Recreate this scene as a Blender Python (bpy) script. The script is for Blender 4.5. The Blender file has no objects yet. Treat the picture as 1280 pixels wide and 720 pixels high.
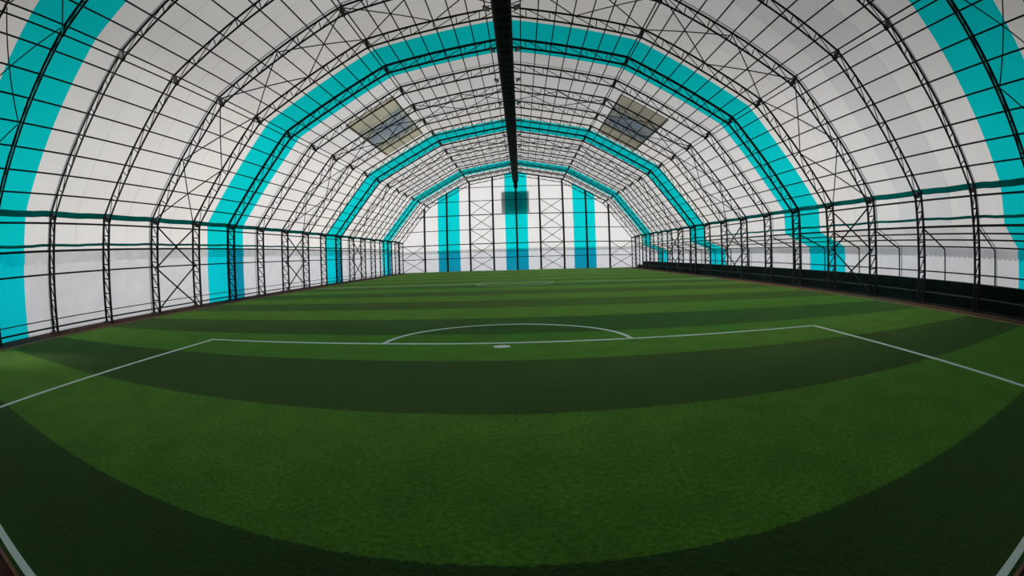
import bpy, bmesh, math, random
from mathutils import Vector, Matrix
random.seed(7)
S = bpy.context.scene
COL = S.collection

# ------------------------------------------------------------------ camera
CAM = (0.433, -4.229, 1.561)
ROWS = ((0.9994399, 0.0197180, -0.0270383),     # camera right
        (-0.0214901, 0.9975284, -0.0668968),    # camera forward
        (0.0256524, 0.0674404, 0.9973935))      # camera up
cd = bpy.data.cameras.new('camera')
cam = bpy.data.objects.new('camera', cd)
COL.objects.link(cam)
cd.type = 'PANO'
cd.panorama_type = 'FISHEYE_LENS_POLYNOMIAL'
cd.sensor_fit = 'HORIZONTAL'
cd.sensor_width = 36.0
cd.sensor_height = 20.25
cd.fisheye_fov = math.radians(200)
K = (0.0016213254, 0.0595170853, 0.00068480848, -5.6439238e-05, 2.77207828e-06)
cd.fisheye_polynomial_k0 = -K[0]
cd.fisheye_polynomial_k1 = -K[1]
cd.fisheye_polynomial_k2 = -K[2]
cd.fisheye_polynomial_k3 = -K[3]
cd.fisheye_polynomial_k4 = -K[4]
cd.clip_start = 0.02
cd.clip_end = 300
r, f, u = (Vector(v) for v in ROWS)
m = Matrix((r, u, -f)).transposed().to_4x4()
m.translation = Vector(CAM)
cam.matrix_world = m
S.camera = cam

# ------------------------------------------------------------------ sky
w = bpy.data.worlds.new('sky')
S.world = w
w.use_nodes = True
nt = w.node_tree
nt.nodes.clear()
tc = nt.nodes.new('ShaderNodeTexCoord')
sx = nt.nodes.new('ShaderNodeSeparateXYZ')
rp = nt.nodes.new('ShaderNodeValToRGB')
mr = nt.nodes.new('ShaderNodeMapRange')
bg = nt.nodes.new('ShaderNodeBackground')
wo = nt.nodes.new('ShaderNodeOutputWorld')
# sky glow shaped brighter low towards the far gable to imitate lens vignetting
dt = nt.nodes.new('ShaderNodeVectorMath')
dt.operation = 'DOT_PRODUCT'
dt.inputs[1].default_value = (0.0, 0.995, 0.10)
nt.links.new(tc.outputs['Generated'], dt.inputs[0])
nt.links.new(dt.outputs['Value'], mr.inputs['Value'])
mr.inputs['From Min'].default_value = -1
mr.inputs['From Max'].default_value = 1
nt.links.new(mr.outputs[0], rp.inputs[0])
e = rp.color_ramp.elements
e[0].position, e[0].color = 0.0, (0.42, 0.42, 0.425, 1)
e[1].position, e[1].color = 1.0, (1.0, 0.995, 1.0, 1)
for p_, c_ in ((0.45, (0.44, 0.44, 0.44, 1)), (0.69, (0.64, 0.637, 0.635, 1)), (0.80, (0.74, 0.735, 0.73, 1)),
               (0.90, (0.92, 0.91, 0.91, 1))):
    e.new(p_).color = c_
# added dim belt half-way up to darken the roof, bright horizon, dimmer ground
nt.links.new(tc.outputs['Generated'], sx.inputs[0])
gz = nt.nodes.new('ShaderNodeMapRange')
gz.inputs['From Min'].default_value = -1
gz.inputs['From Max'].default_value = 1
nt.links.new(sx.outputs['Z'], gz.inputs['Value'])
gr = nt.nodes.new('ShaderNodeValToRGB')
ge = gr.color_ramp.elements
ge[0].position, ge[0].color = 0.0, (0.72, 0.72, 0.72, 1)
ge[1].position, ge[1].color = 1.0, (0.75, 0.75, 0.75, 1)
for p_, v_ in ((0.45, 0.85), (0.51, 1.0), (0.61, 1.0), (0.69, 0.66), (0.75, 0.40), (0.82, 0.40), (0.92, 0.68)):
    ge.new(p_).color = (v_, v_, v_, 1)
nt.links.new(gz.outputs[0], gr.inputs[0])
sc_ = nt.nodes.new('ShaderNodeVectorMath')
sc_.operation = 'SCALE'
nt.links.new(rp.outputs[0], sc_.inputs[0])
nt.links.new(gr.outputs[0], sc_.inputs['Scale'])
nt.links.new(sc_.outputs[0], bg.inputs['Color'])
bg.inputs['Strength'].default_value = 1.42
nt.links.new(bg.outputs[0], wo.inputs['Surface'])

# hazy low sun from the plain-wall side; it reaches the turf only through the added side doorway
sl = bpy.data.lights.new('sun', 'SUN')
sl.energy = 2.2
sl.angle = math.radians(9)
sl.color = (1.0, 0.97, 0.90)
so = bpy.data.objects.new('sun', sl)
COL.objects.link(so)
so.rotation_euler = Vector((-1.0, -0.34, 0.37)).to_track_quat('Z', 'Y').to_euler()

S.view_settings.view_transform = 'Standard'
S.view_settings.look = 'None'
S.view_settings.exposure = 0.0
S.view_settings.gamma = 1.0
S.view_settings.use_curve_mapping = False
S.cycles.use_denoising = True
S.cycles.max_bounces = 10
S.cycles.transmission_bounces = 10
S.cycles.diffuse_bounces = 5


# ------------------------------------------------------------------ materials
def new_mat(name):
    mt = bpy.data.materials.new(name)
    mt.use_nodes = True
    t = mt.node_tree
    for n in list(t.nodes):
        if n.type != 'OUTPUT_MATERIAL':
            t.nodes.remove(n)
    return mt, t, t.nodes['Material Output']


def painted(name, col, rough=0.5, var=0.25, spec=0.3, scale=6.0, metallic=0.0):
    mt, t, out = new_mat(name)
    b = t.nodes.new('ShaderNodeBsdfPrincipled')
    tcn = t.nodes.new('ShaderNodeTexCoord')
    nz = t.nodes.new('ShaderNodeTexNoise')
    nz.inputs['Scale'].default_value = scale
    nz.inputs['Detail'].default_value = 4
    t.links.new(tcn.outputs['Object'], nz.inputs['Vector'])
    cr = t.nodes.new('ShaderNodeValToRGB')
    cr.color_ramp.elements[0].position = 0.3
    cr.color_ramp.elements[1].position = 0.7
    cr.color_ramp.elements[0].color = tuple(c * (1 - var) for c in col) + (1,)
    cr.color_ramp.elements[1].color = tuple(min(1, c * (1 + var)) for c in col) + (1,)
    t.links.new(nz.outputs['Fac'], cr.inputs['Fac'])
    t.links.new(cr.outputs['Color'], b.inputs['Base Color'])
    b.inputs['Roughness'].default_value = rough
    b.inputs['Specular IOR Level'].default_value = spec
    b.inputs['Metallic'].default_value = metallic
    t.links.new(b.outputs[0], out.inputs['Surface'])
    return mt


def membrane(name, trans, refl, var=0.04, scale=0.5, wrinkle=0.0, forward=0.7, pleat=False):
    """Coated fabric: lets daylight through (translucent) and reflects some (diffuse)."""
    mt, t, out = new_mat(name)
    tcn = t.nodes.new('ShaderNodeTexCoord')
    nz = t.nodes.new('ShaderNodeTexNoise')
    nz.inputs['Scale'].default_value = scale
    nz.inputs['Detail'].default_value = 5
    t.links.new(tcn.outputs['Object'], nz.inputs['Vector'])
    mrn = t.nodes.new('ShaderNodeMapRange')
    mrn.inputs['From Min'].default_value = 0.25
    mrn.inputs['From Max'].default_value = 0.75
    mrn.inputs['To Min'].default_value = 1 - var
    mrn.inputs['To Max'].default_value = 1 + var
    t.links.new(nz.outputs['Fac'], mrn.inputs['Value'])

    def scaled(col):
        vm = t.nodes.new('ShaderNodeVectorMath')
        vm.operation = 'SCALE'
        vm.inputs[0].default_value = col
        t.links.new(mrn.outputs[0], vm.inputs['Scale'])
        return vm.outputs[0]
    tr = t.nodes.new('ShaderNodeBsdfTranslucent')
    df = t.nodes.new('ShaderNodeBsdfDiffuse')
    t.links.new(scaled(trans), tr.inputs['Color'])
    t.links.new(scaled(refl), df.inputs['Color'])
    if wrinkle > 0:
        n2 = t.nodes.new('ShaderNodeTexNoise')
        n2.inputs['Scale'].default_value = 1.6
        n2.inputs['Detail'].default_value = 4
        n2.inputs['Distortion'].default_value = 1.0
        mp = t.nodes.new('ShaderNodeMapping')
        mp.inputs['Scale'].default_value = (1, 6.0, 0.25) if pleat else (1, 0.7, 2.2)
        t.links.new(tcn.outputs['Object'], mp.inputs['Vector'])
        t.links.new(mp.outputs[0], n2.inputs['Vector'])
        bp = t.nodes.new('ShaderNodeBump')
        bp.inputs['Strength'].default_value = wrinkle
        bp.inputs['Distance'].default_value = 0.12
        t.links.new(n2.outputs['Fac'], bp.inputs['Height'])
        t.links.new(bp.outputs[0], tr.inputs['Normal'])
        t.links.new(bp.outputs[0], df.inputs['Normal'])
    # part of the daylight keeps its direction as it passes the weave (blurred forward scatter)
    rf = t.nodes.new('ShaderNodeBsdfRefraction')
    rf.inputs['Roughness'].default_value = 0.95
    rf.inputs['IOR'].default_value = 1.08
    t.links.new(scaled(trans), rf.inputs['Color'])
    mxs = t.nodes.new('ShaderNodeMixShader')
    mxs.inputs['Fac'].default_value = forward
    t.links.new(tr.outputs[0], mxs.inputs[1])
    t.links.new(rf.outputs[0], mxs.inputs[2])
    ad = t.nodes.new('ShaderNodeAddShader')
    t.links.new(mxs.outputs[0], ad.inputs[0])
    t.links.new(df.outputs[0], ad.inputs[1])
    t.links.new(ad.outputs[0], out.inputs['Surface'])
    return mt


def turf_material():
    mt, t, out = new_mat('striped artificial turf')
    N, L = t.nodes.new, t.links.new
    tcn = N('ShaderNodeTexCoord')
    sp = N('ShaderNodeSeparateXYZ')
    L(tcn.outputs['Object'], sp.inputs[0])
    # slightly ragged mowing-stripe edges
    rag = N('ShaderNodeTexNoise'); rag.inputs['Scale'].default_value = 28; rag.inputs['Detail'].default_value = 3
    L(tcn.outputs['Object'], rag.inputs['Vector'])
    ra = N('ShaderNodeMath'); ra.operation = 'MULTIPLY_ADD'
    ra.inputs[1].default_value = 0.09; ra.inputs[2].default_value = -0.045
    L(rag.outputs['Fac'], ra.inputs[0])
    ya = N('ShaderNodeMath'); ya.operation = 'ADD'
    L(sp.outputs['Y'], ya.inputs[0]); L(ra.outputs[0], ya.inputs[1])
    # stripe index: first light stripe begins at y = -2.33, each stripe 2.48 m
    off = N('ShaderNodeMath'); off.operation = 'ADD'; off.inputs[1].default_value = 2.33 + 2.48 * 4
    L(ya.outputs[0], off.inputs[0])
    dv = N('ShaderNodeMath'); dv.operation = 'DIVIDE'; dv.inputs[1].default_value = 2.48 * 2
    L(off.outputs[0], dv.inputs[0])
    fr = N('ShaderNodeMath'); fr.operation = 'FRACT'
    L(dv.outputs[0], fr.inputs[0])
    lt = N('ShaderNodeMath'); lt.operation = 'LESS_THAN'; lt.inputs[1].default_value = 0.5
    L(fr.outputs[0], lt.inputs[0])
    # fibre noise
    n1 = N('ShaderNodeTexNoise'); n1.inputs['Scale'].default_value = 22; n1.inputs['Detail'].default_value = 6; n1.inputs['Roughness'].default_value = 0.8
    n2 = N('ShaderNodeTexNoise'); n2.inputs['Scale'].default_value = 1.7; n2.inputs['Detail'].default_value = 5
    L(tcn.outputs['Object'], n1.inputs['Vector']); L(tcn.outputs['Object'], n2.inputs['Vector'])

    def ramp(c0, c1, src, a=0.37, b=0.63):
        q = N('ShaderNodeValToRGB')
        q.color_ramp.elements[0].position = a; q.color_ramp.elements[1].position = b
        q.color_ramp.elements[0].color = c0 + (1,); q.color_ramp.elements[1].color = c1 + (1,)
        L(src, q.inputs['Fac'])
        return q.outputs['Color']
    light = ramp(LIGHT0, LIGHT1, n1.outputs['Fac'])
    dark = ramp(DARK0, DARK1, n1.outputs['Fac'])
    mx = N('ShaderNodeMix'); mx.data_type = 'RGBA'
    L(lt.outputs[0], mx.inputs['Factor']); L(dark, mx.inputs['A']); L(light, mx.inputs['B'])
    big = N('ShaderNodeMapRange')
    big.inputs['From Min'].default_value = 0.3; big.inputs['From Max'].default_value = 0.7
    big.inputs['To Min'].default_value = 0.8; big.inputs['To Max'].default_value = 1.2
    L(n2.outputs['Fac'], big.inputs['Value'])
    vm = N('ShaderNodeVectorMath'); vm.operation = 'SCALE'
    L(mx.outputs['Result'], vm.inputs[0]); L(big.outputs[0], vm.inputs['Scale'])
    b = N('ShaderNodeBsdfPrincipled')
    L(vm.outputs[0], b.inputs['Base Color'])
    b.inputs['Roughness'].default_value = 0.9
    b.inputs['Specular IOR Level'].default_value = 0.05
    b.inputs['Sheen Weight'].default_value = 0.75
    b.inputs['Sheen Roughness'].default_value = 0.32
    b.inputs['Sheen Tint'].default_value = (0.34, 0.58, 0.12, 1)
    bp = N('ShaderNodeBump'); bp.inputs['Strength'].default_value = 0.9; bp.inputs['Distance'].default_value = 0.03
    L(n1.outputs['Fac'], bp.inputs['Height']); L(bp.outputs[0], b.inputs['Normal'])
    L(b.outputs[0], out.inputs['Surface'])
    return mt


LIGHT0, LIGHT1 = (0.031, 0.108, 0.008), (0.132, 0.322, 0.030)
DARK0, DARK1 = (0.005, 0.016, 0.005), (0.025, 0.064, 0.024)
M_TURF = turf_material()
M_WHITE = membrane('white membrane', (0.60, 0.585, 0.575), (0.28, 0.28, 0.28))
M_WHITE2 = membrane('white membrane warm panel', (0.615, 0.595, 0.57), (0.28, 0.28, 0.275))
M_GREY = membrane('grey white membrane panel', (0.53, 0.525, 0.535), (0.26, 0.26, 0.265))
M_TEAL = membrane('turquoise membrane', (0.002, 0.46, 0.475), (0.002, 0.20, 0.21))
M_SEAM = membrane('membrane weld seam', (0.46, 0.46, 0.47), (0.24, 0.24, 0.25))
M_LAP = membrane('membrane lap joint', (0.20, 0.22, 0.23), (0.16, 0.17, 0.18))
M_CURT = membrane('white wall curtain', (0.47, 0.475, 0.495), (0.25, 0.255, 0.265), var=0.06, scale=1.4, wrinkle=0.45)
M_PLEAT = membrane('white pleated outer curtain', (0.50, 0.505, 0.52), (0.26, 0.265, 0.275), var=0.05, scale=1.4, wrinkle=0.45, pleat=True)
M_TCURT = membrane('turquoise wall curtain', (0.002, 0.43, 0.50), (0.002, 0.18, 0.22), var=0.06, scale=1.4, wrinkle=0.3)
M_TDARK = membrane('dark blue turquoise curtain', (0.003, 0.20, 0.30), (0.003, 0.11, 0.16), var=0.06)
M_VAL = membrane('grey white valance', (0.79, 0.795, 0.80), (0.06, 0.06, 0.062), var=0.08, scale=2, forward=0.0)
M_TVAL = membrane('turquoise valance', (0.10, 0.70, 0.72), (0.0, 0.05, 0.055), var=0.08, scale=2, forward=0.0)
M_HEM = painted('grey hem tape', (0.22, 0.23, 0.24), rough=0.8, spec=0.1)
M_STRAP = membrane('dark teal webbing', (0.003, 0.20, 0.19), (0.003, 0.19, 0.18), var=0.2, scale=2, forward=0.0)
M_STEEL = painted('black steel paint', (0.016, 0.012, 0.018), rough=0.45, var=0.3)
M_DUCT = painted('black rubber cloth', (0.010, 0.011, 0.012), rough=0.8, spec=0.15, scale=12)
M_LINE = painted('white line fibre', (0.90, 0.91, 0.87), rough=0.9, spec=0.05, var=0.06, scale=30)
M_RED = painted('rust red running strip', (0.075, 0.030, 0.022), rough=0.9, spec=0.1, var=0.35, scale=1.5)
M_KERB = painted('tan concrete edging', (0.40, 0.28, 0.17), rough=0.9, spec=0.1, var=0.2)
M_KERB2 = painted('reddish brick edging', (0.30, 0.13, 0.09), rough=0.9, spec=0.1, var=0.25)
M_CONC = painted('dark stained concrete', (0.035, 0.033, 0.03), rough=0.9, spec=0.1, var=0.3, scale=1.2)
M_BENCH = painted('dark green painted boards', (0.008, 0.017, 0.014), rough=0.8, spec=0.1, var=0.4, scale=2)
M_NOSE = painted('worn grey green nosing', (0.10, 0.12, 0.11), rough=0.8, spec=0.1, var=0.3, scale=3)
M_BACK = painted('dark rear cladding', (0.05, 0.05, 0.05), rough=0.9)
M_LENS = painted('smoky lamp glass', (0.10, 0.12, 0.12), rough=0.15, spec=0.5)
M_SIGN = painted('pale grey board', (0.40, 0.40, 0.40), rough=0.8)


def patch_material(centre):
    """Mottled translucent window sheet: olive edges, blue-green middle, woven lines."""
    mt, t, out = new_mat('olive blue window film')
    N, L = t.nodes.new, t.links.new
    tcn = N('ShaderNodeTexCoord')
    nz = N('ShaderNodeTexNoise'); nz.inputs['Scale'].default_value = 0.7; nz.inputs['Detail'].default_value = 4
    L(tcn.outputs['Object'], nz.inputs['Vector'])
    cr = N('ShaderNodeValToRGB')
    ee = cr.color_ramp.elements
    ee[0].position = 0.30; ee[0].color = (0.60, 0.57, 0.45, 1)
    ee[1].position = 0.68; ee[1].color = (0.30, 0.38, 0.46, 1)
    q = ee.new(0.45); q.color = (0.52, 0.51, 0.42, 1)
    q = ee.new(0.55); q.color = (0.42, 0.46, 0.42, 1)
    # bluish towards the middle of the sheet, olive towards its hem
    pc = N('ShaderNodeVectorMath'); pc.operation = 'DISTANCE'
    pc.inputs[1].default_value = centre
    L(tcn.outputs['Object'], pc.inputs[0])
    rd = N('ShaderNodeMapRange'); rd.inputs['From Min'].default_value = 0.3; rd.inputs['From Max'].default_value = 4.2
    rd.inputs['To Min'].default_value = 0.30; rd.inputs['To Max'].default_value = -0.28
    L(pc.outputs['Value'], rd.inputs['Value'])
    sm = N('ShaderNodeMath'); sm.operation = 'ADD'
    L(nz.outputs['Fac'], sm.inputs[0]); L(rd.outputs[0], sm.inputs[1])
    L(sm.outputs[0], cr.inputs['Fac'])
    wv = N('ShaderNodeTexWave'); wv.bands_direction = 'Y'; wv.inputs['Scale'].default_value = 1.6; wv.inputs['Distortion'].default_value = 0.6
    L(tcn.outputs['Object'], wv.inputs['Vector'])
    mp = N('ShaderNodeMapRange'); mp.inputs['To Min'].default_value = 0.85; mp.inputs['To Max'].default_value = 1.1
    L(wv.outputs['Fac'], mp.inputs['Value'])
    vm = N('ShaderNodeVectorMath'); vm.operation = 'SCALE'
    L(cr.outputs['Color'], vm.inputs[0]); L(mp.outputs[0], vm.inputs['Scale'])
    tr = N('ShaderNodeBsdfTranslucent'); L(vm.outputs[0], tr.inputs['Color'])
    df = N('ShaderNodeBsdfDiffuse'); df.inputs['Color'].default_value = (0.10, 0.10, 0.08, 1)
    ad = N('ShaderNodeAddShader'); L(tr.outputs[0], ad.inputs[0]); L(df.outputs[0], ad.inputs[1])
    L(ad.outputs[0], out.inputs['Surface'])
    return mt




# ------------------------------------------------------------------ mesh helpers
class MB:
    def __init__(self):
        self.v, self.f, self.m = [], [], []

    def add(self, vs, fs, mi=0):
        o = len(self.v)
        self.v += [tuple(x) for x in vs]
        self.f += [tuple(i + o for i in q) for q in fs]
        self.m += [mi] * len(fs)

    def box(self, lo, hi, mi=0):
        x0, y0, z0 = lo
        x1, y1, z1 = hi
        self.add([(x0, y0, z0), (x1, y0, z0), (x1, y1, z0), (x0, y1, z0), (x0, y0, z1), (x1, y0, z1), (x1, y1, z1), (x0, y1, z1)],
                 [(0, 3, 2, 1), (4, 5, 6, 7), (0, 1, 5, 4), (1, 2, 6, 5), (2, 3, 7, 6), (3, 0, 4, 7)], mi)

    def tube(self, pts, rad, n=8, mi=0, caps=True):
        """Round tube through pts with mitred joints."""
        pts = [Vector(q) for q in pts]
        rings = []
        d0 = (pts[1] - pts[0]).normalized()
        ref = Vector((0, 0, 1)) if abs(d0.z) < 0.9 else Vector((0, 1, 0))
        a = d0.cross(ref).normalized()
        for i, q in enumerate(pts):
            din = (q - pts[i - 1]).normalized() if i else (pts[1] - q).normalized()
            dout = (pts[i + 1] - q).normalized() if i < len(pts) - 1 else din
            t = (din + dout).normalized()
            a = (a - din * a.dot(din)).normalized()
            b = din.cross(a).normalized()
            ring = []
            for k in range(n):
                an = 2 * math.pi * (k + 0.5) / n
                o = a * math.cos(an) * rad + b * math.sin(an) * rad
                den = din.dot(t)
                o = o - din * (o.dot(t) / den)
                ring.append(q + o)
            rings.append(ring)
        o = len(self.v)
        vs = [x for rg in rings for x in rg]
        fs = []
        for i in range(len(rings) - 1):
            for k in range(n):
                k2 = (k + 1) % n
                fs.append((i * n + k, i * n + k2, (i + 1) * n + k2, (i + 1) * n + k))
        if caps:
            fs.append(tuple(range(n - 1, -1, -1)))
            fs.append(tuple((len(rings) - 1) * n + k for k in range(n)))
        self.add(vs, fs, mi)

    def bar(self, a, b, w, h, up=(0, 0, 1), mi=0):
        a, b = Vector(a), Vector(b)
        d = (b - a).normalized()
        s = d.cross(Vector(up))
        if s.length < 1e-4:
            s = d.cross(Vector((0, 1, 0)))
        s.normalize()
        t = s.cross(d)
        vs = []
        for q in (a, b):
            for i, j in ((-1, -1), (1, -1), (1, 1), (-1, 1)):
                vs.append(q + s * (i * w / 2) + t * (j * h / 2))
        self.add(vs, [(0, 3, 2, 1), (4, 5, 6, 7), (0, 1, 5, 4), (1, 2, 6, 5), (2, 3, 7, 6), (3, 0, 4, 7)], mi)

    def face_inside(self):
        """Turn every face of a fabric skin towards the hall's middle."""
        nf = []
        for q in self.f:
            p = [Vector(self.v[i]) for i in q]
            c = sum(p, Vector()) / len(p)
            n = (p[1] - p[0]).cross(p[2] - p[0])
            mid = Vector((0, min(max(c.y, 0), 45), 3.0))
            nf.append(q if n.dot(mid - c) > 0 else tuple(reversed(q)))
        self.f = nf

    def mesh(self, name, mats, smooth=False):
        me = bpy.data.meshes.new(name)
        me.from_pydata(self.v, [], self.f)
        for q in (mats if isinstance(mats, (list, tuple)) else [mats]):
            me.materials.append(q)
        me.polygons.foreach_set('material_index', self.m)
        if smooth:
            me.polygons.foreach_set('use_smooth', [True] * len(self.f))
        me.update()
        return me

    def build(self, name, mats, parent=None, smooth=False, loc=None):
        o = bpy.data.objects.new(name, self.mesh(name, mats, smooth))
        COL.objects.link(o)
        if parent:
            o.parent = parent
        if loc:
            o.location = loc
        return o


def tag(o, label=None, cat=None, group=None, kind=None):
    if label: o['label'] = label
    if cat: o['category'] = cat
    if group: o['group'] = group
    if kind: o['kind'] = kind
    return o


def empty(name, loc=(0, 0, 0), rz=0):
    o = bpy.data.objects.new(name, None)
    o.empty_display_size = 0.3
    o.location = loc
    o.rotation_euler = (0, 0, rz)
    COL.objects.link(o)
    return o


def copy_tree(o, parent=None):
    c = o.copy()
    COL.objects.link(c)
    if parent:
        c.parent = parent
    for ch in list(o.children):
        copy_tree(ch, c)
    return c


ORD = ['zeroth', 'first', 'second', 'third', 'fourth', 'fifth', 'sixth', 'seventh', 'eighth', 'ninth', 'tenth', 'eleventh', 'twelfth',
       'thirteenth', 'fourteenth', 'fifteenth', 'sixteenth', 'seventeenth', 'eighteenth']
SIDE = {-1: 'plain-wall side', 1: 'bench side'}

# ------------------------------------------------------------------ hall dimensions (metres; x across, y along, z up)
BAY = 3.1
NF = 17                        # regular frames 0..16, one more at the far gable
Y_BACK, Y_END = -5.7, 52.0
Y_LAST = 51.68
# outer chord corner points of the right half: column foot, eave, lower knee, upper knee, ridge
OUT = [(14.70, 0.0), (14.70, 3.85), (11.03, 8.33), (5.79, 11.08), (0.0, 12.05)]


def offset(poly, d):
    """Move a polyline (x, z) by d, positive outwards; mitred corners."""
    res = []
    nrm = []
    for a, b in zip(poly, poly[1:]):
        dx, dz = b[0] - a[0], b[1] - a[1]
        l = math.hypot(dx, dz)
        nrm.append((dz / l, -dx / l))
    for i, q in enumerate(poly):
        if i == 0:
            n0 = nrm[0]; res.append((q[0] + n0[0] * d, q[1] + n0[1] * d))
        elif i == len(poly) - 1:
            n0 = nrm[-1]
            res.append((0.0, q[1] + d / n0[1]))
        else:
            a, b = nrm[i - 1], nrm[i]
            s = 1 + a[0] * b[0] + a[1] * b[1]
            res.append((q[0] + (a[0] + b[0]) / s * d, q[1] + (a[1] + b[1]) / s * d))
    return res


INN = offset(OUT, -0.46)
MEM = offset(OUT, 0.155)
PUR = offset(OUT, 0.103)
XW = MEM[0][0]                  # membrane wall plane
R_LEAN = [(XW, 2.66), (16.72, 1.98), (16.72, 0.0)]

BANDS = [0.0, 15.5, 31.0, 46.5]


def strips(y0, y1, grey=False, mats=('w', 't', 's', 'g', 'w2')):
    """Material strips along y: turquoise bands at every fifth frame, welded seams between."""
    cuts = []
    for b in BANDS:
        cuts.append((b - 1.70, b + 1.75, 1))
    ys = [b + s for b in BANDS for s in (-1.70, 1.75)]
    out = []
    mids = [BAY * (k + 0.5) for k in range(-3, 18)]
    marks = []
    for q in mids:
        if not any(a - 0.2 < q < b + 0.2 for a, b, _ in cuts):
            marks.append((q - 0.018, q + 0.018, 2))
    for k in (1, 3, 6, 8, 11, 13):
        marks.append((k * BAY - 0.05, k * BAY + 0.05, 5))
    allc = sorted([c for c in cuts + marks if c[1] > y0 and c[0] < y1])
    y = y0
    idx = 0
    for a, b, t in allc:
        a, b = max(a, y0), min(b, y1)
        if a > y + 1e-4:
            k = round((0.5 * (y + a)) / BAY)
            mm = 0
            if k in (4, 9, -1, 12): mm = 4
            if grey and k == 2: mm = 3
            out.append((y, a, mm))
        out.append((a, b, t))
        y = b
    if y < y1:
        out.append((y, y1, 0))
    return out


def sheet(mb, poly, y0, y1, grey=False, dark_half=False):
    """Extrude (x, z) polyline along y in material strips (single fabric skin)."""
    pieces = []
    for a, b, mi in strips(y0, y1, grey):
        if dark_half and mi == 1 and b > 5:
            pieces += [(a, b - 1.62, 1), (b - 1.62, b, 6)]  # far half of each later band gets the darker blue curtain
        else:
            pieces.append((a, b, mi))
    for a, b, mi in pieces:
        n = len(poly)
        vs = [(x, y, z) for y in (a, b) for x, z in poly]
        mb.add(vs, [(i, i + 1, n + i + 1, n + i) for i in range(n - 1)], mi)


# ------------------------------------------------------------------ ground
mb = MB()
mb.box((-15.2, Y_BACK - 0.1, -0.2), (17.0, Y_END + 0.3, -0.012))
tag(mb.build('floor', M_CONC), kind='structure')
TX = 12.93
GY = -3.93
mb = MB()
mb.box((-TX, GY - 0.12, -0.012), (TX, Y_END - 0.12, 0.0))
tag(mb.build('turf_floor', M_TURF), kind='structure')
for s in (-1, 1):
    n = 1 if s < 0 else 2
    mb = MB()
    x0, x1 = (TX + 0.1, 14.86) if s < 0 else (TX + 0.1, 13.75)
    mb.box((min(s * x0, s * x1), Y_BACK + 0.1, -0.012), (max(s * x0, s * x1), Y_END - 0.12, -0.003))
    tag(mb.build('trim_%d' % n, M_RED), kind='structure')
    mb = MB()
    mb.box((min(s * TX, s * (TX + 0.1)), Y_BACK + 0.1, -0.012), (max(s * TX, s * (TX + 0.1)), Y_END - 0.12, 0.03))
    tag(mb.build('kerb', M_KERB), 'long tan edging kerb between green turf and %s' % ('the plain wall' if s < 0 else 'the spectator benches'), 'kerb')
mb = MB()
mb.box((13.45, Y_BACK + 0.1, -0.003), (13.55, Y_END - 0.12, 0.045))
tag(mb.build('kerb', M_KERB2), 'reddish edging kerb running along the foot of the spectator benches', 'kerb')
mb = MB()
mb.box((-TX, Y_BACK + 0.1, -0.012), (TX, GY - 0.17, -0.002))
tag(mb.build('trim_3', M_RED), kind='structure')
mb = MB()
mb.box((-TX, GY - 0.169, -0.012), (TX, GY - 0.121, 0.012))
tag(mb.build('kerb', M_KERB2), 'narrow pale edging strip behind the goal line in the bottom corner', 'kerb')

# pitch markings (sewn-in white turf, a few millimetres proud)
HZ = 0.006
LW = 0.10
BX0, BX1, BY = -6.60, 6.90, 4.07


def ring(mb, cx, cy, rad, a0, a1, wd, n):
    vs, fs = [], []
    for i in range(n + 1):
        a = a0 + (a1 - a0) * i / n
        for rr in (rad - wd / 2, rad + wd / 2):
            for z in (0.0, HZ):
                vs.append((cx + rr * math.cos(a), cy + rr * math.sin(a), z))
    for i in range(n):
        p, q = 4 * i, 4 * i + 4
        fs += [(p + 1, q + 1, q + 3, p + 3), (p, p + 1, q + 1, q), (p + 2, q + 2, q + 3, p + 3), (p, q, q + 2, p + 2)]
    mb.add(vs, fs)


mb = MB()
mb.box((BX0 - LW / 2, GY + LW / 2, 0), (BX0 + LW / 2, BY - LW / 2, HZ))
mb.box((BX1 - LW / 2, GY + LW / 2, 0), (BX1 + LW / 2, BY - LW / 2, HZ))
mb.box((BX0 - LW / 2, BY - LW / 2, 0), (BX1 + LW / 2, BY + LW / 2, HZ))
tag(mb.build('penalty_box_line', M_LINE), 'white three-sided penalty box line on the near turf', 'pitch line')
mb = MB()
ring(mb, 0.12, BY, 2.34, math.asin(LW / 4.6), math.pi - math.asin(LW / 4.6), 0.09, 48)
tag(mb.build('penalty_arc_line', M_LINE), 'white half-circle line on turf beyond the penalty box', 'pitch line')
mb = MB()
vs = [(0.06 + 0.15 * math.cos(a), 3.74 + 0.13 * math.sin(a), z) for z in (0, HZ) for a in [2 * math.pi * i / 28 for i in range(28)]]
mb.add(vs, [tuple(range(28, 56))] + [(i, (i + 1) % 28, 28 + (i + 1) % 28, 28 + i) for i in range(28)])
tag(mb.build('penalty_spot', M_LINE), 'white round penalty spot just inside the penalty box line', 'pitch line')
mb = MB()
mb.box((-TX, GY - 0.06, 0), (TX, GY + 0.04, HZ))
tag(mb.build('goal_line', M_LINE), 'white goal line on dark turf, showing only in bottom corners', 'pitch line')
mb = MB()
ring(mb, 0.0, 23.2, 2.25, 0, 2 * math.pi, 0.09, 72)
tag(mb.build('centre_circle_line', M_LINE), 'small white circle line far off in the middle of the pitch', 'pitch line')

mb = MB()
for a, b in ((-TX, -2.31), (2.31, TX)):
    mb.box((a, 23.16, 0), (b, 23.24, HZ))
mb.box((-2.19, 23.16, 0), (2.19, 23.24, HZ))
tag(mb.build('halfway_line', M_LINE), 'faint white halfway line across the far middle of the pitch', 'pitch line')

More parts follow.
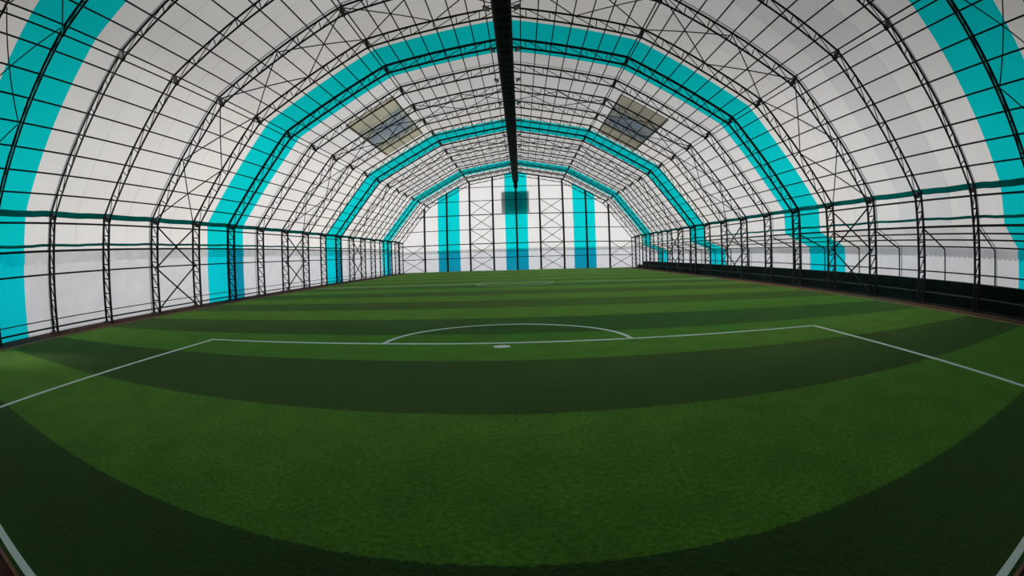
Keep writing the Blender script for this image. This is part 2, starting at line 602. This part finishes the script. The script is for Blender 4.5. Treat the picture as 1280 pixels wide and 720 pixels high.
# ------------------------------------------------------------------ fabric skin
SKINS = [M_WHITE, M_TEAL, M_SEAM, M_GREY, M_WHITE2, M_LAP]
mb = MB()
sheet(mb, [MEM[1], MEM[2], MEM[3], MEM[4]], Y_BACK, Y_END, grey=True)
sheet(mb, [(-x, z) for x, z in (MEM[4], MEM[3], MEM[2], MEM[1])], Y_BACK, Y_END)
mb.face_inside()
tag(mb.build('ceiling', SKINS), kind='structure')

CURT2 = [M_PLEAT, M_TCURT, M_SEAM, M_GREY, M_PLEAT, M_LAP]
CURT = [M_CURT, M_TCURT, M_SEAM, M_GREY, M_CURT, M_LAP, M_TDARK]
mb = MB()
sheet(mb, [(-XW, MEM[1][1]), (-XW, 2.62)], Y_BACK, Y_END)
mb.face_inside()
wl = tag(mb.build('wall_left', SKINS), kind='structure')
DOOR0, DOOR1 = -2.90, -0.95       # unseen open doorway, inferred from the lit near turf and added to admit sun
mb = MB()
sheet(mb, [(-XW, 2.62), (-XW, 0.0)], Y_BACK, DOOR0)
sheet(mb, [(-XW, 2.62), (-XW, 0.0)], DOOR1, Y_END, dark_half=True)
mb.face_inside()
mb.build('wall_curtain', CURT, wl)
mb = MB()
sheet(mb, [(XW, MEM[1][1]), R_LEAN[0], R_LEAN[1]], Y_BACK, Y_END, grey=True)
mb.face_inside()
wr = tag(mb.build('wall_right', SKINS), kind='structure')
mb = MB()
sheet(mb, [R_LEAN[1], R_LEAN[2]], Y_BACK, Y_END)
mb.face_inside()
mb.build('wall_curtain', CURT2, wr)

# far gable: fabric with three turquoise bands, lower curtain of doubled fabric
GB = [-9.72, -6.98, -1.38, 1.36, 6.95, 9.70]


def roof_z(x):
    x = abs(x)
    for a, b in zip(MEM[1:], MEM[2:]):
        if b[0] <= x <= a[0]:
            return a[1] + (b[1] - a[1]) * (a[0] - x) / (a[0] - b[0])
    return MEM[1][1]


def gable(mb, y, z0, z1=None, extra=()):
    xs = sorted(set([-XW, XW, 0.0] + GB + [s * q[0] for q in MEM[1:4] for s in (-1, 1)] + list(extra)))
    for a, b in zip(xs, xs[1:]):
        c = 0.5 * (a + b)
        mi = 1 if any(l < c < h for l, h in zip(GB[0::2], GB[1::2])) else 0
        za, zb = (roof_z(a), roof_z(b)) if z1 is None else (z1, z1)
        mb.add([(a, y, z0), (b, y, z0), (b, y, zb), (a, y, za)], [(0, 1, 2, 3)], mi)


mb = MB()
gable(mb, Y_END, 2.42)
mb.face_inside()
wb = tag(mb.build('wall_back', [M_WHITE, M_TEAL]), kind='structure')
mb = MB()
gable(mb, Y_END, 0.0, 2.42)
mb.face_inside()
mb.build('wall_curtain', [M_CURT, M_TDARK], wb)
mb = MB()
mb.box((-XW - 0.1, Y_BACK - 0.1, 0), (17.0, Y_BACK - 0.02, 13))
tag(mb.build('wall_front', M_BACK), kind='structure')
# lean-to end closers
mb = MB()
mb.add([(XW, Y_END, 0), (R_LEAN[2][0], Y_END, 0), (R_LEAN[1][0], Y_END, R_LEAN[1][1]), (XW, Y_END, R_LEAN[0][1])], [(0, 1, 2, 3)])
mb.build('wall_return', M_CURT, wr)

# teal webbing along the eaves and hems
for n, (x, z, h) in enumerate(((-XW + 0.05, 3.78, 0.20), (XW - 0.05, 3.78, 0.20), (-XW + 0.03, 2.80, 0.09), (XW - 0.03, 2.86, 0.09))):
    mb = MB()
    prev = None
    ny = 110
    for i in range(ny):
        ya = Y_BACK + 0.02 + (Y_END - 0.05 - Y_BACK) * i / ny
        yb = Y_BACK + 0.02 + (Y_END - 0.05 - Y_BACK) * (i + 1) / ny
        sag = (lambda y: 0.014 * math.cos(2 * math.pi * y / BAY) + 0.007 * math.sin(5.1 * y))
        q = []
        for y in (ya, yb):
            d = sag(y)
            for dx, dz in ((-0.02, 0), (0.02, 0), (0.02, h), (-0.02, h)):
                q.append((x + dx, y, z + d + dz))
        mb.add(q, [(0, 1, 5, 4), (1, 2, 6, 5), (2, 3, 7, 6), (3, 0, 4, 7)])
    tag(mb.build('trim_%d' % (n + 4), M_STRAP), kind='structure')

# scalloped valances where the roof sheet laps over the wall curtain
for n, (x, zt, zb) in enumerate(((-XW + 0.025, 2.62, 2.30), (R_LEAN[1][0] - 0.03, 1.96, 1.68))):
    mb = MB()
    st = 0.31
    y = Y_BACK + 0.05
    while y + st < Y_END - 0.05:
        if not any(b - 1.70 < y + st / 2 < b + 1.75 for b in BANDS):
            mi = 0
        else:
            mi = 1
        pts = [(x, y, zt), (x, y, zb)] + [(x, y + st * t, zb - 0.085 * math.sin(math.pi * t)) for t in (0.2, 0.4, 0.6, 0.8)] + [(x, y + st, zb), (x, y + st, zt)]
        mb.add(pts, [tuple(range(len(pts)))], mi)
        y += st
    tag(mb.build('trim_%d' % (n + 8), [M_VAL, M_TVAL]), kind='structure')
mb = MB()
xs = [-XW + 0.05 + i * (2 * XW - 0.1) / 96 for i in range(97)]
for a, b in zip(xs, xs[1:]):
    c = 0.5 * (a + b)
    mi = 1 if any(l < c < h for l, h in zip(GB[0::2], GB[1::2])) else 0
    pts = [(a, Y_END - 0.03, 2.62), (a, Y_END - 0.03, 2.3)] + [(a + (b - a) * t, Y_END - 0.03, 2.3 - 0.07 * math.sin(math.pi * t)) for t in (0.25, 0.5, 0.75)] + [(b, Y_END - 0.03, 2.3), (b, Y_END - 0.03, 2.62)]
    mb.add(pts, [tuple(range(7))], mi)
tag(mb.build('trim_10', [M_VAL, M_TVAL]), kind='structure')

# ------------------------------------------------------------------ lattice arch frames


def lerp(a, b, t):
    return (a[0] + (b[0] - a[0]) * t, a[1] + (b[1] - a[1]) * t)


def lacing(mb, a0, a1, b0, b1, n, rad, s, first=True):
    """Verticals and diagonals between chord a (outer) and chord b (inner)."""
    for i in range(n + 1):
        p, q = lerp(a0, a1, i / n), lerp(b0, b1, i / n)
        if 0 < i < n or first:
            mb.tube([(s * p[0], 0, p[1]), (s * q[0], 0, q[1])], rad, 5)
        if i < n:
            p2, q2 = lerp(a0, a1, (i + 1) / n), lerp(b0, b1, (i + 1) / n)
            c, d = (q, p2)
            mb.tube([(s * c[0], 0, c[1]), (s * d[0], 0, d[1])], rad, 5)


def make_frame(heavy):
    ro = 0.070 if heavy else 0.050
    ri = 0.058 if heavy else 0.046
    root = empty('arch_frame')
    for s in (-1, 1):
        p3 = lambda q: (s * q[0], 0, q[1])
        c = MB()
        c.tube([p3(OUT[0]), p3(OUT[1])], ro + 0.010, 8)
        col = c.build('column', M_STEEL, root)
        c = MB()
        c.tube([p3(INN[0]), p3(INN[1])], ri + 0.014, 8)
        c.build('inner_chord', M_STEEL, col)
        c = MB()
        lacing(c, OUT[0], (OUT[1][0], 3.7), INN[0], (INN[1][0], 3.62), 7, 0.026, s)
        c.build('lacing', M_STEEL, col)
        c = MB()
        c.box((s * 14.47 - 0.36, -0.16, -0.003), (s * 14.47 + 0.36, 0.16, 0.022))
        for dx in (-0.28, 0.28):
            for dy in (-0.11, 0.11):
                c.tube([(s * 14.47 + dx, dy, 0.02), (s * 14.47 + dx, dy, 0.06)], 0.014, 6)
        c.build('base_plate', M_STEEL, root)
        c = MB()
        c.tube([p3(q) for q in OUT[1:]], ro, 8)
        raf = c.build('rafter', M_STEEL, root)
        c = MB()
        c.tube([p3(q) for q in INN[1:]], ri, 8)
        c.build('lower_chord', M_STEEL, raf)
        c = MB()
        for i in (1, 2, 3):
            lacing(c, OUT[i], OUT[i + 1], INN[i], INN[i + 1], 6, 0.021, s, False)
        c.build('lacing', M_STEEL, raf)
        for i in (1, 2, 3):
            c = MB()
            a, b = OUT[i], INN[i]
            dx, dz = (a[0] - b[0]), (a[1] - b[1])
            l = math.hypot(dx, dz)
            a2 = (a[0] + dx / l * 0.03, a[1] + dz / l * 0.03)
            b2 = (b[0] - dx / l * 0.06, b[1] - dz / l * 0.06)
            c.bar(p3(a2), p3(b2), 0.14, 0.13, up=(0, 1, 0))
            c.build('joint_plate', M_STEEL, root)
    c = MB()
    c.bar((0, 0, OUT[4][1] + 0.03), (0, 0, INN[4][1] - 0.05), 0.16, 0.12, up=(0, 1, 0))
    c.build('ridge_plate', M_STEEL, root)
    return root


BAND_NAME = ['nearest', 'second', 'third', 'farthest']


def frame_label(k):
    if k == -1:
        return 'dark lattice arch frame cut by the upper picture corners, nearest of all'
    if k == NF:
        return 'last dark steel lattice arch frame, standing against the far end wall'
    b, j = divmod(k, 5)
    if j == 0:
        return 'dark heavier lattice arch frame standing in the %s turquoise band' % BAND_NAME[b]
    return 'dark steel lattice arch frame, %s one beyond the %s turquoise band' % (ORD[j], BAND_NAME[b])


light_proto = heavy_proto = None
for k in range(-1, NF + 1):
    heavy = k >= 0 and k < NF and k % 5 == 0
    if heavy:
        if heavy_proto is None:
            heavy_proto = make_frame(True); o = heavy_proto
        else:
            o = copy_tree(heavy_proto)
    else:
        if light_proto is None:
            light_proto = make_frame(False); o = light_proto
        else:
            o = copy_tree(light_proto)
    o.location = (0, k * BAY if k < NF else Y_LAST, 0)
    tag(o, frame_label(k), 'arch frame', 'lattice arch frames of the hall')

# ------------------------------------------------------------------ purlins, ties, girts
SEGN = {1: 'steep lower roof slope', 2: 'middle roof slope', 3: 'flat upper roof slope'}
NDIV = 8
PY0, PY1 = Y_BACK + 0.05, Y_END - 0.06


def pipe(name, x, z, rad, label, cat, group, y0=PY0, y1=PY1, n=6, mat=None):
    mbp = MB()
    mbp.tube([(0, y0, 0), (0, y1, 0)], rad, n)
    o = mbp.build(name, mat or M_STEEL, loc=(x, 0, z))
    return tag(o, label, cat, group)


for s in (-1, 1):
    for seg in (1, 2, 3):
        a, b = PUR[seg], PUR[seg + 1]
        for i in range(NDIV):
            if seg == 1 and i == 0:
                continue
            x, z = lerp(a, b, i / NDIV)
            pos = 'lowest' if i == (1 if seg == 1 else 0) else '%s up' % ORD[i if seg == 1 else i + 1]
            pipe('purlin', s * x, z, 0.028, 'thin dark steel purlin on %s, %s, %s' % (SEGN[seg], SIDE[s], pos), 'purlin', 'roof purlins')
    tie = offset(OUT, -0.562)
    for q, nm in ((tie[2], 'lower'), (tie[3], 'upper')):
        pipe('tie_pipe', s * q[0], q[1], 0.026, 'thin steel tie pipe under the %s bend of the arches, %s' % (nm, SIDE[s]), 'tie pipe', 'tie pipes under the arches')

XG = 14.775
pipe('wall_rail', -XG, 3.58, 0.035, 'dark pipe rail just under the eave webbing on the plain wall', 'rail', 'wall rails')
pipe('wall_rail', XG, 3.58, 0.035, 'dark pipe rail just under the eave webbing above benches', 'rail', 'wall rails')
pipe('wall_rail', -XG, 2.66, 0.04, 'dark pipe rail at mid height above scallops on plain wall', 'rail', 'wall rails')
pipe('wall_rail', XG, 2.63, 0.04, 'dark pipe rail at the top of the bench aisle roof', 'rail', 'wall rails')
pipe('wall_rail', -XG, 1.90, 0.03, 'thin dark pipe rail below the scallops on the plain wall', 'rail', 'wall rails', y0=DOOR1 + 0.05)
pipe('wall_rail', -XG, 0.16, 0.03, 'lowest dark pipe rail near the foot of the plain wall', 'rail', 'wall rails', y0=DOOR1 + 0.05)
pipe('wall_rail', -XG - 0.02, 0.42, 0.018, 'thin grey hem rod low on the plain wall curtain', 'rail', 'wall rails', mat=M_NOSE, y0=DOOR1 + 0.05)
for i, t in enumerate((0.28, 0.56, 0.9)):
    x, z = lerp(R_LEAN[0], R_LEAN[1], t)
    pipe('aisle_purlin', x, z - 0.05, 0.028, 'thin dark purlin under the bench aisle roof, %s from its top' % ORD[i + 1], 'purlin', 'bench aisle roof purlins')
pipe('wall_rail', 16.62, 1.03, 0.026, 'thin dark rail on the outer curtain wall behind the benches', 'rail', 'wall rails')

# bench-side aisle: rafter and post pairs
proto = None
for k in range(-1, NF + 1):
    if proto is None:
        root = empty('aisle_roof_support')
        c = MB()
        c.tube([(14.80, 0, 2.53), (16.53, 0, 1.90)], 0.034, 8)
        c.build('rafter', M_STEEL, root)
        c = MB()
        c.tube([(16.53, 0, 1.93), (16.53, 0, -0.012)], 0.036, 8)
        c.build('post', M_STEEL, root)
        c = MB()
        c.box((16.43, -0.1, -0.013), (16.63, 0.1, 0.006))
        c.build('base_plate', M_STEEL, root)
        proto = root; o = root
    else:
        o = copy_tree(proto)
    o.location = (0, (k * BAY if k < NF else Y_LAST) + (0.0), 0)
    if k == -1: lab = 'dark post and slanted rafter of the bench aisle, nearest the camera'
    elif k == NF: lab = 'dark post and slanted rafter of the bench aisle at the far end wall'
    else:
        b, j = divmod(k, 5)
        lab = 'bench aisle post and slanted rafter, %s' % (('in the %s turquoise band' % BAND_NAME[b]) if j == 0 else '%s beyond the %s turquoise band' % (ORD[j], BAND_NAME[b]))
    tag(o, lab, 'aisle support', 'bench aisle posts and rafters')

# spectator benches: two dark steps along the whole aisle
root = tag(empty('spectator_bench', (0, 0, 0)), 'long low dark green two-step spectator bench behind the columns', 'bench')
c = MB()
c.box((14.96, PY0, -0.013), (15.75, PY1, 0.32))
c.build('lower_step', M_BENCH, root)
c = MB()
c.box((15.75, PY0, -0.013), (16.40, PY1, 0.74))
c.build('upper_step', M_BENCH, root)
c = MB()
c.box((14.94, PY0, 0.32), (15.06, PY1, 0.36))
tag(c.build('nosing', M_NOSE, root), 'worn pale front edge')

# ------------------------------------------------------------------ cross bracing
BR = [(-1, 'nearest braced bay, at the nearest turquoise band'), (3, 'braced bay before the second turquoise band'), (7, 'braced bay beyond the second turquoise band'), (11, 'braced bay beyond the third turquoise band')]
UND = offset(OUT, -0.07)
HALF = {1: {0: 'lower half of steep slope', 1: 'upper half of steep slope'}, 2: {0: 'lower half of middle slope', 1: 'upper half of middle slope'},
        3: {0: 'lower half of flat slope', 1: 'upper half of flat slope'}}
for k, bn in BR:
    bshort = {-1: 'nearest braced bay', 3: 'second braced bay', 7: 'third braced bay', 11: 'fourth braced bay'}[k]
    y0, y1 = k * BAY + 0.11, (k + 1) * BAY - 0.11
    for s in (-1, 1):
        for seg in (1, 2, 3):
            for h in (0, 1):
                a, b = lerp(UND[seg], UND[seg + 1], 0.5 * h), lerp(UND[seg], UND[seg + 1], 0.5 * h + 0.5)
                a, b = lerp(a, b, 0.015), lerp(a, b, 0.985)
                root = empty('roof_cross_brace', (s * a[0], y0, a[1]))
                d = (s * (b[0] - a[0]), b[1] - a[1])
                nz = Vector((d[1], 0, -d[0])).normalized() * 0.027
                for i, (p, q) in enumerate((((0, 0, 0), (d[0], y1 - y0, d[1])), ((0, y1 - y0, 0), (d[0], 0, d[1])))):
                    c = MB()
                    o_ = nz * (1 if i else -1)
                    c.tube([Vector(p) + o_, Vector(q) + o_], 0.027, 6)
                    c.build('rod', M_STEEL, root)
                tag(root, 'roof X brace, %s, %s, %s' % (HALF[seg][h], SIDE[s], bshort), 'cross brace', 'roof cross braces')
        for h, (z0, z1) in enumerate(((0.06, 1.82), (1.82, 3.58))):
            root = empty('wall_cross_brace', (s * 14.47, y0, z0))
            for i, (p, q) in enumerate((((0, 0, 0), (0, y1 - y0, z1 - z0)), ((0, y1 - y0, 0), (0, 0, z1 - z0)))):
                c = MB()
                ox = 0.041 * (1 if i else -1)
                c.tube([Vector(p) + Vector((ox, 0, 0)), Vector(q) + Vector((ox, 0, 0))], 0.040, 6)
                c.build('rod', M_STEEL, root)
            tag(root, '%s X brace between wall columns, %s, %s' % ('lower' if h == 0 else 'upper', SIDE[s], bshort), 'cross brace', 'wall cross braces')

# ------------------------------------------------------------------ far gable steelwork
YG = Y_END - 0.18
GX = [2.85 * i for i in range(-4, 5)]
proto = None


def under(x):
    x = abs(x)
    for a, b in zip(INN[1:], INN[2:]):
        if b[0] <= x <= a[0]:
            return a[1] + (b[1] - a[1]) * (a[0] - x) / (a[0] - b[0])
    return INN[1][1]


GLAB = {0: 'dark end-wall column in the middle turquoise stripe', 1: 'end-wall column, first %s from the middle turquoise stripe', 2: 'end-wall column, second %s from the middle turquoise stripe',
        3: 'end-wall column inside the %s turquoise stripe of the far wall', 4: 'end-wall column on the far wall nearest the %s corner'}
for i in range(-4, 5):
    x = 2.85 * i
    h = roof_z(x) - 0.20
    root = empty('gable_column', (x, YG, 0))
    c = MB()
    c.box((-0.11, -0.05, -0.0), (0.11, 0.05, h))
    c.build('post', M_STEEL, root)
    c = MB()
    c.box((-0.16, -0.09, -0.012), (0.16, 0.09, 0.015))
    c.build('base_plate', M_STEEL, root)
    side = 'plain-wall-side' if i < 0 else 'bench-side'
    lab = GLAB[abs(i)] % side if i else GLAB[0]
    if abs(i) in (1, 2): lab = 'end-wall column, %s from the middle turquoise stripe towards the %s' % (ORD[abs(i)], 'plain wall' if i < 0 else 'benches')
    tag(root, lab, 'gable column', 'far end wall columns')
GZ = [1.58, 3.28, 5.05, 6.85, 8.6, 10.3]
for n, z in enumerate(GZ):
    # half width of the roof at this height
    hw = XW - 0.1
    if z > MEM[1][1]:
        for a, b in zip(MEM[1:], MEM[2:]):
            if a[1] <= z <= b[1]:
                hw = a[0] + (b[0] - a[0]) * (z - a[1]) / (b[1] - a[1]) - 0.12
    c = MB()
    c.tube([(-hw, 0, 0), (hw, 0, 0)], 0.055 if n in (1, 3) else 0.04, 6)
    o = c.build('gable_girt', M_STEEL, loc=(0, Y_END - 0.06, z))
    tag(o, 'dark horizontal pipe across the far end wall, %s up from the turf' % ORD[n + 1], 'girt', 'far end wall pipes')
cells = []
for s in (-1, 1):
    zs = [0.05] + GZ[:5]
    for j in range(5):
        cells.append((s, 2.85, 5.7, zs[j], zs[j + 1], 'inner braced bay', ORD[j + 1]))
    for j in range(2):
        cells.append((s, 11.4, 14.2, zs[j], zs[j + 1], 'corner bay', ORD[j + 1]))
for s, xa, xb, za, zb, nm, od in cells:
    xa, xb = xa + 0.135, xb - (0.135 if xb < 14 else 0.05)
    za, zb = za + 0.04, zb - 0.04
    root = empty('gable_cross_brace', (s * xa, YG - 0.03, za))
    for i in (0, 1):
        p = Vector((0, -0.034 if i else 0.034, 0 if i else zb - za)); q = Vector((s * (xb - xa), -0.034 if i else 0.034, zb - za if i else 0))
        c = MB(); c.tube([p, q], 0.033, 6); c.build('rod', M_STEEL, root)
    tag(root, 'far end-wall X brace, %s, %s, %s up from turf' % (nm, SIDE[s], od), 'cross brace', 'far end wall cross braces')

# board fixed outside the far gable, seen as a darker patch through the fabric
root = tag(empty('outside_board', (-0.1, Y_END + 0.8, 7.0)), 'dark square board behind the fabric high on middle turquoise stripe', 'board')
c = MB(); c.box((-1.7, -0.03, 0.0), (1.7, 0.03, 2.75)); c.build('panel', M_SIGN, root)
c = MB()
for x in (-1.6, 1.6):
    c.box((x - 0.05, -0.79, 1.3), (x + 0.05, -0.03, 1.4))
c.build('frame', M_STEEL, root)

# ------------------------------------------------------------------ roof windows
for s, ya, yb in ((-1, 19.4, 27.7), (1, 20.4, 28.8)):
    a, b = lerp(MEM[2], MEM[3], 0.36), lerp(MEM[2], MEM[3], 0.88)
    dx, dz = b[0] - a[0], b[1] - a[1]
    l = math.hypot(dx, dz)
    ang = math.atan2(dz, -dx)
    root = empty('roof_window', (s * a[0], ya, a[1]))
    root.rotation_euler = (0, (ang if s > 0 else -ang), 0)
    # local x runs up the slope (towards -s), local z is the outward normal
    c = MB()
    xs = [-s * l * i / 6 for i in range(7)]
    c.add([(x, y, -0.02) for y in (0, yb - ya) for x in xs], [(i, i + 1, 7 + i + 1, 7 + i) for i in range(6)])
    c.build('pane', patch_material((-s * l / 2, (yb - ya) / 2, 0)), root)
    c = MB()
    L_ = yb - ya
    for y in (0, L_):
        c.box((min(0, -s * l), y - 0.03, -0.035), (max(0, -s * l), y + 0.03, -0.005))
    for x in (0, -s * l):
        c.box((x - 0.03, 0, -0.035), (x + 0.03, L_, -0.005))
    for i in range(1, 4):
        c.box((min(0, -s * l), L_ * i / 4 - 0.012, -0.03), (max(0, -s * l), L_ * i / 4 + 0.012, -0.005))
    c.build('hem', M_HEM, root)
    tag(root, 'olive and blue see-through square in the middle roof slope, %s' % SIDE[s], 'roof window', 'roof windows')

# ------------------------------------------------------------------ black duct along the ridge
root = tag(empty('ridge_duct', (0, 0, 0)), 'wide black fabric duct hanging under the ridge down the whole hall', 'duct')
DW, DZ0, DZ1 = 0.37, 10.62, 11.35
c = MB()
prof = []
for i in range(16):
    a = 2 * math.pi * (i + 0.5) / 16
    ca, sa = math.cos(a), math.sin(a)
    e_ = 0.55
    prof.append((DW * math.copysign(abs(ca) ** e_, ca), (DZ0 + DZ1) / 2 + (DZ1 - DZ0) / 2 * math.copysign(abs(sa) ** e_, sa)))
ys = []
y = PY0 + 0.4
while y < Y_END - 0.7:
    ys += [y, y + 0.12, y + 0.65]
    y += 0.775
vs, fs = [], []
for i, y in enumerate(ys):
    sc = 1.0 if i % 3 else 0.93
    vs += [(px * sc, y, (pz - 10.98) * sc + 10.98) for px, pz in prof]
for i in range(len(ys) - 1):
    for k in range(16):
        k2 = (k + 1) % 16
        fs.append((i * 16 + k, (i + 1) * 16 + k, (i + 1) * 16 + k2, i * 16 + k2))
fs.append(tuple(range(16)))
fs.append(tuple((len(ys) - 1) * 16 + k for k in range(15, -1, -1)))
c.add(vs, fs)
c.build('sleeve', M_DUCT, root, smooth=True)
for k in range(-1, NF):
    for x in (-0.28, 0.28):
        c = MB()
        c.bar((x, k * BAY, 11.2), (x, k * BAY, 11.47), 0.03, 0.03)
        c.build('hanger', M_STEEL, root)

c = MB()
c.tube([(0, 51.0, 10.7), (0.0, 51.05, 10.25), (0.02, 51.05, 9.9)], 0.24, 12)
c.build('hanging_end', M_DUCT, root, smooth=True)

# floodlights on both flanks of the duct
proto = None
n = 0
for i in range(11):
    y = 6.85 + 3.87 * i
    if y > 48: break
    for s in (-1, 1):
        if proto is None:
            r_ = empty('floodlight')
            c = MB(); c.tube([(0.395, 0, 0.1), (0.47, 0, 0.12), (0.55, 0, 0.03)], 0.02, 6); c.build('arm', M_STEEL, r_)
            c = MB()
            c.add([(0.46, -0.16, -0.10), (0.70, -0.16, 0.03), (0.70, 0.16, 0.03), (0.46, 0.16, -0.10),
                   (0.45, -0.1, 0.0), (0.63, -0.1, 0.11), (0.63, 0.1, 0.11), (0.45, 0.1, 0.0)],
                  [(0, 1, 2, 3), (7, 6, 5, 4), (0, 4, 5, 1), (1, 5, 6, 2), (2, 6, 7, 3), (3, 7, 4, 0)])
            c.build('housing', M_STEEL, r_)
            c = MB()
            c.add([(0.485, -0.13, -0.093), (0.675, -0.13, 0.013), (0.675, 0.13, 0.013), (0.485, 0.13, -0.093)], [(0, 1, 2, 3)])
            c.build('lens', M_LENS, r_)
            proto = r_; o = r_
        else:
            o = copy_tree(proto)
        o.location = (0, y, 10.95)
        o.rotation_euler = (0, 0, 0 if s > 0 else math.pi)
        tag(o, 'small dark floodlight on the duct, %s, %s from the near end' % (SIDE[s], ORD[i + 1]), 'floodlight', 'floodlights along the duct')
